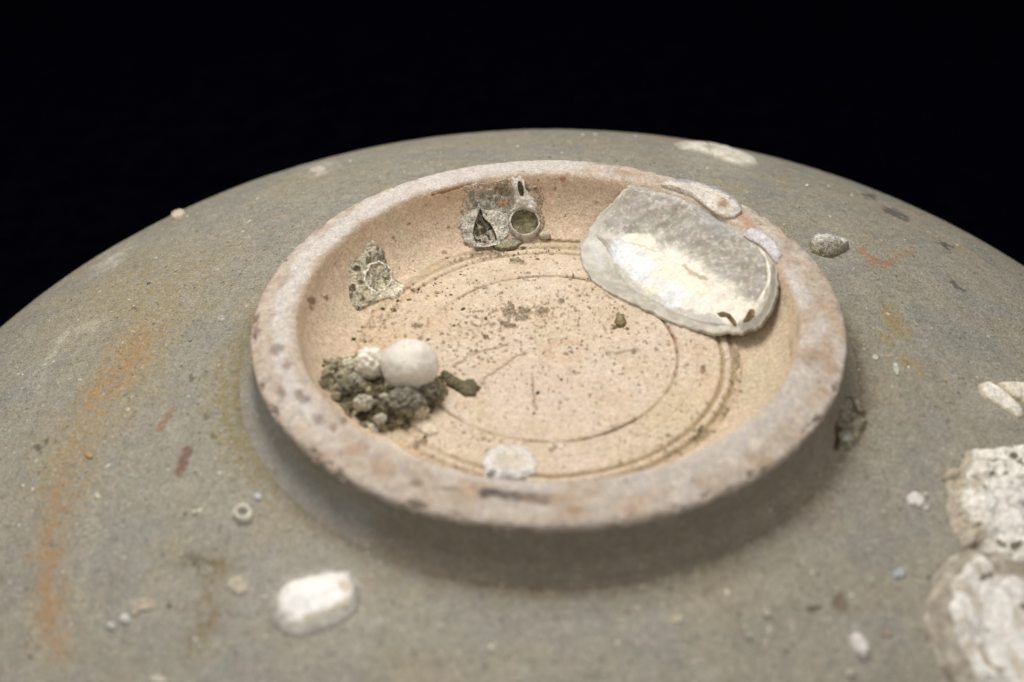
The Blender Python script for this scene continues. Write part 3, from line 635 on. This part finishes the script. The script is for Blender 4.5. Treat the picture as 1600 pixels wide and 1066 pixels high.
# --- cluster of globular barnacles at the left front
cl = [(498, 578), (520, 566), (548, 560), (575, 575), (610, 585), (655, 590), (690, 592), (694, 615), (672, 636), (648, 652), (625, 668), (598, 672), (570, 664), (545, 645), (520, 622), (503, 602)]
def clc(c, q, B):
    n = fbm(B, 26, 4, 101); c = mix(np.tile((.12, .10, .058), (len(q), 1)), (.38, .33, .225), sm(.42, .60, n)); return mix(c, (.56, .52, .42), .8*sm(.62, .72, fbm(B, 19, 3, 102)))
mud = empty('mud_crust', hit((598, 618))[0], 'dark lumpy mud crust under the globular white barnacles', 'crust')
o = loft('crust', (598, 618), [(cl, 1, -.01, MUD), (cl, .95, .020, MUD), (cl, .75, .045, MUD), (None, 0, .055, MUD)], M_crust, mud, na=260, sub=22, rag=.16, ragf=26, rough=1.0, rscale=27, colf=clc, seed=22)
def stones(name, P0, rad_, colr_, mat, parent=None, base=None, flat=.8, seed=0):
    """many small jagged grains as one mesh"""
    v, f = ico(2); rs = np.random.RandomState(seed); VV = []; FF = []; CC = []
    for i, (p, a, c) in enumerate(zip(P0, rad_, colr_)):
        D = v*(1+1.1*(fbm(v+i*1.7, 1.7, 2, seed+700)-.5)+.25*(rs.rand(len(v), 1)[:, 0]-.5))[:, None]
        th_ = rs.rand()*6.3; ca, sa = math.cos(th_), math.sin(th_); D = D*[1+.5*rs.rand(), .7+.4*rs.rand(), flat]
        D = np.stack([D[:, 0]*ca-D[:, 1]*sa, D[:, 0]*sa+D[:, 1]*ca, D[:, 2]], -1)
        VV.append(p+D*a); FF.append(f+len(v)*i); CC.append(np.tile(c, (len(v), 1)))
    return make(name, np.concatenate(VV), np.concatenate(FF), np.concatenate(CC), mat, parent, base, smooth=False)
rs = np.random.RandomState(11)
def pick(n, pal): return [np.array(pal[i])*(.8+.4*rs.rand()) for i in rs.randint(0, len(pal), n)]
qq = []
while len(qq) < 260:
    q_ = np.array([rs.uniform(498, 698), rs.uniform(560, 675)]); dq = q_-np.array([598., 620.]); rr_ = outline(cl, (598, 620), np.array([math.atan2(dq[1], dq[0])]))[0]
    t_ = np.hypot(*dq)/rr_
    if t_ < 1.08 and rs.rand() < .3+.7*t_: qq.append((q_, t_))
Pq, Nq = hit(np.array([a_[0] for a_ in qq])); tq = np.array([a_[1] for a_ in qq])
Pq = Pq+Nq*(.050*(1-np.clip(tq, 0, 1)**2)*(.7+.6*rs.rand(len(tq))))[:, None]
tag(stones('grit', Pq, .006+.014*rs.rand(len(qq))**2, pick(len(qq), [(.13, .11, .065), (.17, .145, .09), (.26, .225, .145), (.56, .51, .40), (.40, .35, .24), (.20, .17, .10)]), M_crust, mud, seed=3), kind='stuff')
# loose crumbs of dirt on the clay base
qq = []
spots_ = [(700, 450, 90, 30, 60), (790, 400, 110, 8, 40), (820, 492, 45, 16, 45), (1150, 610, 14, 60, 30), (1090, 685, 60, 10, 22), (550, 530, 25, 35, 22), (650, 412, 40, 14, 22), (590, 480, 40, 25, 16), (880, 388, 60, 6, 16), (850, 590, 230, 90, 34), (660, 690, 60, 14, 8), (700, 540, 60, 30, 14), (970, 505, 22, 12, 8)]
for x, y, sx, sy, n in spots_:
    for _ in range(n): qq.append((x+sx*rs.randn()*.6, y+sy*rs.randn()*.6))
Pq, Nq = hit(np.array(qq)); ok = (np.hypot(Pq[:, 0], Pq[:, 1]) < .70); Pq = Pq[ok]
tag(stones('dirt_crumbs', Pq+[0, 0, .001], .0022+.0065*rs.rand(len(Pq))**3, pick(len(Pq), [(.16, .13, .075), (.22, .175, .10), (.30, .235, .14), (.38, .28, .17), (.5, .40, .28), (.46, .36, .25)]), M_crust, None, (0, 0, FZ), seed=5, flat=.6),
    'scattered brown and olive crumbs of dirt on the clay base inside the ring', 'dirt', None, 'stuff')
# grains of lime and grit stuck in the glaze
n = 900; rr_ = 1.08+1.1*rs.rand(n)**.8; tt_ = rs.rand(n)*2*math.pi
Pq = np.stack([rr_*np.cos(tt_), rr_*np.sin(tt_), body_z(rr_)-.0005], -1)
tag(stones('lime_grains', Pq, .0018+.0065*rs.rand(n)**4, pick(n, [(.62, .58, .46), (.55, .50, .38), (.70, .67, .60), (.12, .105, .08), (.46, .34, .2), (.35, .32, .26)]), M_crust, None, (0, 1.2, -.2), seed=6, flat=.45),
    'tiny pale and dark grains stuck all over the glaze of the bowl', 'grit', None, 'stuff')
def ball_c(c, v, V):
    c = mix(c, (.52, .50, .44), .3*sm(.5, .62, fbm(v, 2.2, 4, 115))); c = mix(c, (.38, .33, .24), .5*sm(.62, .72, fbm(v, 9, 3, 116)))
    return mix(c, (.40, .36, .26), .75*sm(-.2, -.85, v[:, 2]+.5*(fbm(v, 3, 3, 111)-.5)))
g_ = 'globular barnacles on the mud crust'
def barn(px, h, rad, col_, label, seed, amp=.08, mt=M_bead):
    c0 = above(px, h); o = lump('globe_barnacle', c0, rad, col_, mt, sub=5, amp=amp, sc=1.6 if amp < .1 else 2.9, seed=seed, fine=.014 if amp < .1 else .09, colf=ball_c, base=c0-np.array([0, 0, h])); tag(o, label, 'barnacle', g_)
barn((641, 571), .098, (.096, .092, .088), (.75, .71, .63), 'largest smooth white globe barnacle on the mud crust at the left front of the ring', 31)
barn((579, 569), .085, (.052, .050, .060), (.84, .79, .68), 'second largest white globe barnacle, touching the left side of the largest one', 32, .3)
barn((547, 572), .050, (.028, .026, .030), (.60, .56, .44), 'small pale knob left of the two large globe barnacles, against the ring wall', 33, .4)
barn((557, 594), .055, (.030, .026, .026), (.42, .39, .30), 'greyish knob just below the second largest globe barnacle', 34, .45, M_crust)
barn((568, 630), .060, (.030, .026, .026), (.60, .56, .46), 'grey-white knob low on the left of the mud crust, below the second largest globe', 35, .8, M_crust)
barn((594, 655), .040, (.020, .017, .016), (.60, .56, .46), 'small pale knob at the front edge of the mud crust', 36, .7, M_crust)
barn((655, 642), .026, (.030, .026, .026), (.68, .58, .44), 'cream conical knob at the right front edge of the mud crust', 37, .5, M_crust)
barn((540, 605), .045, (.030, .028, .028), (.22, .20, .14), 'dark brown knob between ring wall and mud crust', 38, .7, M_crust)
barn((670, 617), .040, (.046, .034, .034), (.17, .15, .10), 'dark lump tucked under the right side of the largest globe barnacle', 39, .7, M_crust)
barn((632, 628), .055, (.060, .045, .042), (.24, .22, .17), 'grey-brown lump in front of the largest globe barnacle', 40, .7, M_crust)
poly = [(640, 640), (660, 650), (682, 668), (688, 680), (672, 684), (655, 676), (640, 662)]
o = loft('lime_smear', (662, 664), [(poly, 1, -.004, CREAM), (poly, .9, .008, (.68, .58, .45)), (None, 0, .012, (.70, .60, .47))], M_lime, na=60, sub=5, rag=.1, rough=.3, seed=23)
tag(o, 'cream lime smear on the clay base in front of the mud crust', 'lime deposit')

poly = [(686, 582), (698, 582), (708, 592), (725, 597), (742, 596), (752, 606), (745, 622), (728, 622), (712, 612), (696, 603)]
o = loft('dirt_clump', (719, 604), [(poly, 1, -.006, MUD), (poly, .85, .014, (.15, .13, .08)), (None, 0, .022, (.20, .175, .11))], M_crust, na=100, sub=8, rag=.2, rough=.7, rscale=30, seed=24)
tag(o, 'small dark olive dirt clump on the clay base, right of the largest globe barnacle', 'dirt')
poly = ell(969, 504, 10, 9)
o = loft('dirt_crumb', (969, 504), [(poly, 1, -.006, MUD), (poly, .8, .010, (.22, .17, .09)), (None, 0, .016, (.34, .27, .16))], M_crust, na=60, sub=6, rag=.25, rough=.6, seed=25)
tag(o, 'brown crumb of dirt on the clay base, just below the largest shell', 'dirt')

# --- round shell on the near inner lip
poly = [(752, 722), (760, 706), (778, 698), (800, 696), (822, 700), (836, 712), (841, 728), (836, 742), (815, 750), (780, 750), (758, 742)]
def fs_col(c, q, B): return mix(c, (.74, .66, .50), .5*blob(q, 800, 725, 25, 12))
o = loft('disc_shell', (797, 724), [(poly, 1, -.01, PALE), (poly, .96, .004, (.64, .60, .59)), (poly, .8, .012, (.76, .72, .70)), (poly, .4, .016, (.66, .60, .53)), (None, 0, .016, (.66, .60, .53))], M_lime, na=110, sub=8, rag=.10, rough=.12, colf=fs_col, seed=26,
         prof=lambda r: np.where((r > .62) & (r < .88), np.maximum(surf(r), FZ+(r-.62)/.24*.17), surf(r)))
tag(o, 'small round whitish shell at the near inner lip of the foot ring', 'shell')

# ------------------------------------------------------------------ deposits on the outside of the bowl
def dep(name, label, cat, c, poly, h, mat=M_lime, cols=(PALE, WHITE, WHITE), group=None, na=90, sub=6, rag=.08, rough=.3, colf=None, seed=0, rscale=30, prof=surf):
    o = loft(name, c, [(poly, 1, -.004, cols[0]), (poly, .93, h*.30, cols[0]), (poly, .78, h*.66, cols[1]), (poly, .5, h*.92, cols[2]), (None, 0, h, cols[2])], mat, na=na, sub=sub, rag=rag, rough=rough, colf=colf, seed=seed, rscale=rscale, prof=prof)
    return tag(o, label, cat, group)

# white oval shell, front left, with its grey margin
ov = empty('oval_shell', hit((492, 940))[0], 'bright white oval shell with a grey margin, in front of the ring', 'shell')
om = [(414, 945), (420, 915), (440, 895), (475, 888), (512, 880), (540, 884), (556, 900), (566, 930), (562, 955), (545, 972), (515, 985), (480, 998), (450, 1000), (428, 985), (416, 965)]
oi = [(425, 938), (434, 918), (455, 905), (485, 896), (520, 889), (545, 892), (558, 908), (560, 930), (548, 950), (520, 962), (495, 975), (470, 984), (445, 978), (430, 960)]
loft('margin', (490, 940), [(om, 1, -.006, (.30, .28, .24)), (om, .93, .003, (.32, .30, .26)), (om, .8, .005, (.42, .40, .35)), (None, 0, .006, PALE)], M_lime, ov, na=120, sub=5, rag=.05, rough=.3, seed=41)
def oi_col(c, q, B):
    n = fbm(B, 22, 4, 47); d_ = np.hypot(q[:, 0]-548, (q[:, 1]-918)*1.5); c = c*(1+.03*np.sin(d_*.33+7*n)+.30*(n-.5))[:, None]; c = mix(c, (.52, .49, .42), .8*sm(.35, .8, line(warp(q, B, 8, 14), [(450, 985), (500, 974), (545, 955), (560, 925)], 13)))
    c = mix(c, (.50, .40, .29), .8*sm(.35, .6, blob(warp(q, B, 5, 20), 540, 918, 12, 12))); c = mix(c, (.42, .37, .29), .75*sm(.35, .65, line(warp(q, B, 5, 20), [(480, 968), (515, 957), (550, 938)], 6)))
    return mix(c, (.50, .46, .46), .6*blob(q, 452, 962, 8, 6, 40))
loft('valve', (490, 935), [(oi, 1, .002, PALE), (oi, .95, .003, (.50, .47, .41)), (oi, .8, .007, (.74, .71, .66)), (oi, .5, .010, (.84, .82, .80)), (None, 0, .011, (.84, .82, .80))], M_nacre, ov, na=200, sub=12, rag=.06, rough=.22, rscale=14, colf=oi_col, seed=42)

# ring-shaped barnacle scar
rs_ = empty('ring_barnacle', hit((381, 804))[0], 'tiny ring-shaped barnacle base with a hollow middle on the bowl left of the ring', 'barnacle')
rg = ell(381, 804, 16, 15)
loft('rim', (381, 804), [(rg, 1, -.004, PALE), (rg, .95, .012, (.60, .56, .46)), (rg, .72, .020, (.68, .65, .56)), (rg, .45, .014, (.56, .52, .42)), (rg, .34, .003, GREYC), (None, 0, .002, (.30, .28, .21))], M_lime, rs_, na=70, sub=4, rag=.2, rough=.5, seed=43)

spots = [  # name, label, category, cx, cy, rx, ry, angle, height, colour
 ('lime_spot', 'white round spot just above the ring-shaped barnacle base', 'lime deposit', 403, 777, 7, 6, 0, .012, (.62, .62, .64)),
 ('lime_spot', 'cream dot on the orange-streaked left side of the bowl', 'lime deposit', 153, 776, 5, 5, 0, .010, (.66, .62, .48)),
 ('lime_spot', 'pale round patch beside the dark olive stain, left of the oval shell', 'lime deposit', 373, 916, 19, 16, 20, .012, (.50, .45, .36)),
 ('lime_spot', 'white bead at the lower end of the tan smear, bottom left of the bowl', 'lime deposit', 197, 968, 9, 8, 0, .018, (.72, .70, .66)),
 ('lime_spot', 'smaller white bead left of the one ending the tan smear', 'lime deposit', 175, 979, 7, 6, 0, .014, (.68, .66, .60)),
 ('lime_spot', 'cream blot at the bottom edge of the photograph, left of centre', 'lime deposit', 247, 1063, 14, 8, 0, .012, (.62, .58, .48)),
 ('lime_spot', 'bright white oval spot left of the large rough lime crust', 'lime deposit', 1430, 782, 15, 12, 25, .016, (.78, .74, .69)),
 ('lime_spot', 'small tail spot touching the lower right of the bright white oval', 'lime deposit', 1446, 794, 6, 5, 0, .008, (.62, .56, .50)),
 ('lime_spot', 'white oblong deposit low on the right of the bowl, pointing down', 'lime deposit', 1342, 1010, 13, 24, -28, .022, (.72, .68, .64)),
 ('lime_spot', 'small cream dot just below the white oblong deposit', 'lime deposit', 1328, 1052, 9, 8, 0, .012, (.52, .48, .38)),
 ('lime_spot', 'pearly bluish flake between ring and big oyster', 'lime deposit', 1405, 896, 12, 8, -25, .008, (.46, .48, .50)),
 ('lime_spot', 'cream fleck in front of the ring, leftmost of the three flecks right of centre', 'lime deposit', 1057, 968, 12, 7, -10, .010, (.56, .50, .38)),
 ('lime_spot', 'pale fleck in front of the ring, upper of the two right of the cream fleck', 'lime deposit', 1198, 959, 8, 7, 0, .010, (.50, .46, .37)),
 ('lime_spot', 'dull grey fleck below the pale fleck in front of the ring', 'lime deposit', 1170, 994, 8, 7, 0, .008, (.38, .37, .31)),
 ('lime_spot', 'tan nub standing out on the left skyline of the bowl', 'lime deposit', 279, 336, 13, 6, -20, .018, (.66, .55, .42)),
 ('lime_spot', 'faint whitish fleck near the back skyline, left of the ring', 'lime deposit', 497, 266, 14, 5, -10, .010, (.52, .48, .40)),
 ('lime_spot', 'white sliver on the right side of the bowl between ring and split fragment', 'lime deposit', 1400, 577, 5, 11, -15, .008, (.56, .56, .46)),
 ('lime_spot', 'tiny white fleck right of the ring at mid height, above the white sliver', 'lime deposit', 1367, 559, 6, 4, 30, .008, (.60, .58, .50)),
 ('lime_spot', 'faint oval scar on the left side of the bowl, beside the orange streak', 'lime deposit', 346, 498, 8, 5, -20, .006, (.42, .39, .33)),
 ('lime_spot', 'orange-tan grain on the left side of the bowl below the rust streak', 'lime deposit', 140, 712, 7, 5, 0, .010, (.50, .34, .18)),
 ('lime_spot', 'brownish pale blot between white oblong deposit and big oyster', 'lime deposit', 1385, 990, 10, 6, 0, .006, (.36, .30, .23)),
]
for k_, (n_, lb, ct, x, y, rx, ry, an, h_, cl_) in enumerate(spots):
    pl = ell(x, y, rx, ry, an, 16)
    dep(n_, lb, ct, (x, y), pl, h_, cols=(tuple(.75*v for v in cl_), cl_, cl_), group='small lime spots on the bowl', na=40, sub=4, rag=.20, rough=.35, seed=60+k_)
poly = [(203, 962), (205, 945), (220, 934), (238, 932), (248, 945), (240, 955), (222, 956), (210, 966)]
dep('lime_smear', 'curved tan smear with a white lower end, bottom left of the bowl', 'lime deposit', (222, 946), poly, .008, cols=((.34, .30, .23), (.44, .38, .30), (.46, .40, .32)), seed=44, na=60)
# crust right of the ring at the back
poly = [(1262, 378), (1272, 370), (1288, 373), (1305, 374), (1322, 378), (1328, 388), (1318, 396), (1300, 404), (1282, 400), (1266, 396)]
def kc(c, q, B): return mix(c, (.24, .205, .14), .8*sm(380, 393, q[:, 1]+14*(fbm(B, 40, 3, 121)-.5)))
dep('lime_crust', 'small knobbly white crust on the bowl just right of the back of the ring', 'crust', (1294, 387), poly, .038, M_crust, cols=((.34, .30, .22), (.66, .64, .60), (.62, .60, .56)), na=130, sub=9, rag=.12, rough=.6, colf=kc, seed=45, rscale=26)
# far white patch near the skyline
poly = [(1050, 224), (1075, 221), (1105, 223), (1135, 230), (1165, 240), (1186, 250), (1190, 260), (1165, 263), (1140, 257), (1112, 246), (1088, 238), (1062, 234)]
def far_c(c, q, B): return mix(mix(c, (.30, .27, .20), .7*sm(.4, .6, line(q, [(1103, 222), (1108, 240)], 2.5))), (.40, .35, .25), .55*sm(.5, .62, fbm(B, 12, 3, 131)))
dep('shell_scar', 'elongated white shell scar near the back skyline of the bowl', 'shell scar', (1122, 240), poly, .022, cols=((.46, .42, .34), (.70, .66, .57), (.70, .66, .57)), colf=far_c, na=120, seed=46)
# split fragment at the right edge
sp1 = [(1526, 600), (1540, 596), (1560, 607), (1585, 628), (1602, 650), (1592, 656), (1570, 644), (1545, 628), (1530, 614)]
sp2 = [(1556, 598), (1580, 598), (1605, 600), (1630, 612), (1625, 640), (1603, 634), (1580, 622), (1566, 610)]
g2 = 'two halves of a split shell fragment'
dep('split_shell', 'left long half of the split white shell fragment at the right edge of the bowl', 'shell fragment', (1562, 625), sp1, .024, cols=((.60, .52, .40), (.84, .79, .70), (.84, .79, .70)), group=g2, na=110, seed=47, rag=.05)
dep('split_shell', 'right cream half of the split shell fragment, cut by the right edge of the photograph', 'shell fragment', (1594, 615), sp2, .024, cols=((.56, .48, .34), (.80, .74, .62), (.80, .74, .62)), group=g2, na=110, seed=48, rag=.05)

# big lime crust and oyster at the lower right
def big_c(c, q, B):
    n = fbm(B, 14, 5, 141); c = mix(np.tile((.88, .84, .76), (len(q), 1)), (.58, .52, .42), sm(.50, .64, n))
    c = mix(c, (.42, .35, .26), .75*sm(.3, .6, line(warp(q, B, 18, 8), [(1500, 712), (1478, 760), (1480, 820), (1515, 850)], 22)))
    c = mix(c, (.13, .11, .07), .85*sm(.60, .68, fbm(B, 24, 4, 142)))
    for x, y, r_ in ((1577, 722, 9), (1577, 862, 9), (1562, 752, 5), (1541, 752, 6), (1590, 800, 6), (1530, 775, 4), (1568, 770, 4)): c = mix(c, (.10, .085, .055), .9*sm(.35, .65, blob(warp(q, B, 6, 20), x, y, r_)))
    return mix(c, (.76, .74, .70), .5*sm(.45, .7, blob(warp(q, B, 14, 8), 1560, 800, 50, 60)))
bigp = [(1470, 742), (1482, 735), (1500, 732), (1502, 712), (1520, 702), (1550, 700), (1580, 692), (1620, 700), (1680, 730), (1700, 820), (1690, 900), (1640, 920), (1590, 905), (1560, 890), (1530, 870), (1505, 855), (1487, 835), (1478, 800), (1478, 765)]
dep('lime_crust', 'large rough off-white lime crust at the right edge of the bowl, above the big oyster', 'crust', (1575, 800), bigp, .045, cols=((.40, .34, .26), (.62, .57, .48), (.64, .60, .52)), na=360, sub=22, rag=.06, rough=.75, colf=big_c, seed=49, rscale=18)
dep('lime_nub', 'small tan nub at the left corner of the large lime crust', 'lime deposit', (1486, 746), ell(1486, 746, 16, 9, -10), .03, cols=((.40, .32, .24), (.54, .46, .36), (.54, .46, .36)), seed=50, na=50)
oy = empty('oyster', hit((1560, 970))[0], 'big white oyster with a scalloped grey-brown margin in the lower right corner', 'shell')
mg = [(1440, 968), (1446, 925), (1462, 890), (1485, 868), (1515, 858), (1560, 862), (1620, 880), (1690, 930), (1720, 1020), (1690, 1110), (1620, 1150), (1560, 1130), (1510, 1095), (1470, 1050), (1448, 1010)]
vl = [(1477, 955), (1480, 915), (1498, 892), (1520, 876), (1532, 892), (1540, 906), (1560, 905), (1580, 915), (1640, 925), (1690, 960), (1700, 1040), (1670, 1100), (1600, 1120), (1550, 1095), (1520, 1070), (1500, 1035), (1484, 995)]
def mg_c(c, q, B):
    n = fbm(B, 16, 4, 151); d = np.hypot((q[:, 0]-1580), (q[:, 1]-1000)); c = mix(np.tile((.36, .315, .25), (len(q), 1)), (.52, .47, .39), sm(.42, .6, n)); return c*(1+.12*np.sin(d*.35+5*n))[:, None]
loft('margin', (1580, 1000), [(mg, 1, -.008, PALE), (mg, .98, .010, PALE), (mg, .85, .030, PALE), (None, 0, .03, PALE)], M_lime, oy, na=300, sub=10, rag=.035, ragf=50, rough=.3, colf=mg_c, seed=51, rscale=20)
def vl_c(c, q, B):
    n = fbm(B, 13, 5, 161); c = mix(np.tile((.86, .83, .78), (len(q), 1)), (.58, .50, .39), .75*sm(.52, .64, n)); c = mix(c, (.40, .39, .37), .7*sm(.58, .70, fbm(B, 20, 4, 162)))
    c = mix(c, (.15, .12, .08), .9*sm(.35, .6, line(warp(q, B, 6, 20), [(1520, 918), (1532, 914), (1545, 908)], 4)))
    c = mix(c, (.14, .12, .09), .85*sm(.4, .65, blob(warp(q, B, 8, 20), 1590, 960, 13, 9))); c = mix(c, (.36, .26, .15), .8*sm(.4, .65, line(warp(q, B, 6, 20), [(1518, 1020), (1526, 1048), (1550, 1060)], 5)))
    return mix(c, (.36, .31, .24), .8*sm(.35, .65, line(warp(q, B, 8, 20), [(1545, 908), (1570, 912), (1595, 925)], 7)))
loft('valve', (1580, 1000), [(vl, 1, .012, PALE), (vl, .975, .040, WHITE), (vl, .90, .062, WHITE), (vl, .6, .046, WHITE), (None, 0, .044, WHITE)], M_lime, oy, na=320, sub=14, rag=.05, ragf=24, rough=.38, colf=vl_c, seed=52, rscale=12)
# brown knotted growth beside the ring
poly = [(1304, 700), (1303, 670), (1310, 640), (1322, 618), (1338, 622), (1352, 640), (1356, 660), (1346, 680), (1340, 698), (1322, 706)]
def wk(c, q, B):
    c = mix(np.tile((.17, .15, .10), (len(q), 1)), (.30, .28, .21), sm(.4, .6, fbm(B, 24, 4, 171))); c = mix(c, (.075, .045, .03), .9*sm(.35, .6, line(warp(q, B, 5, 20), [(1305, 668), (1304, 690), (1308, 704)], 5)))
    c = mix(c, (.09, .07, .045), .85*sm(.35, .6, line(warp(q, B, 6, 20), [(1328, 625), (1332, 645), (1345, 655)], 5))); return mix(mix(c, (.50, .50, .46), .9*blob(q, 1321, 688, 6, 5)), (.50, .46, .40), .9*blob(q, 1335, 629, 4, 4))
dep('crust_knot', 'dark brown knotted crust on the bowl touching the right front of the foot ring', 'crust', (1330, 662), poly, .022, M_crust, cols=(MUD, GREYC, GREYC), na=130, sub=8, rag=.18, rough=.8, colf=wk, seed=53)
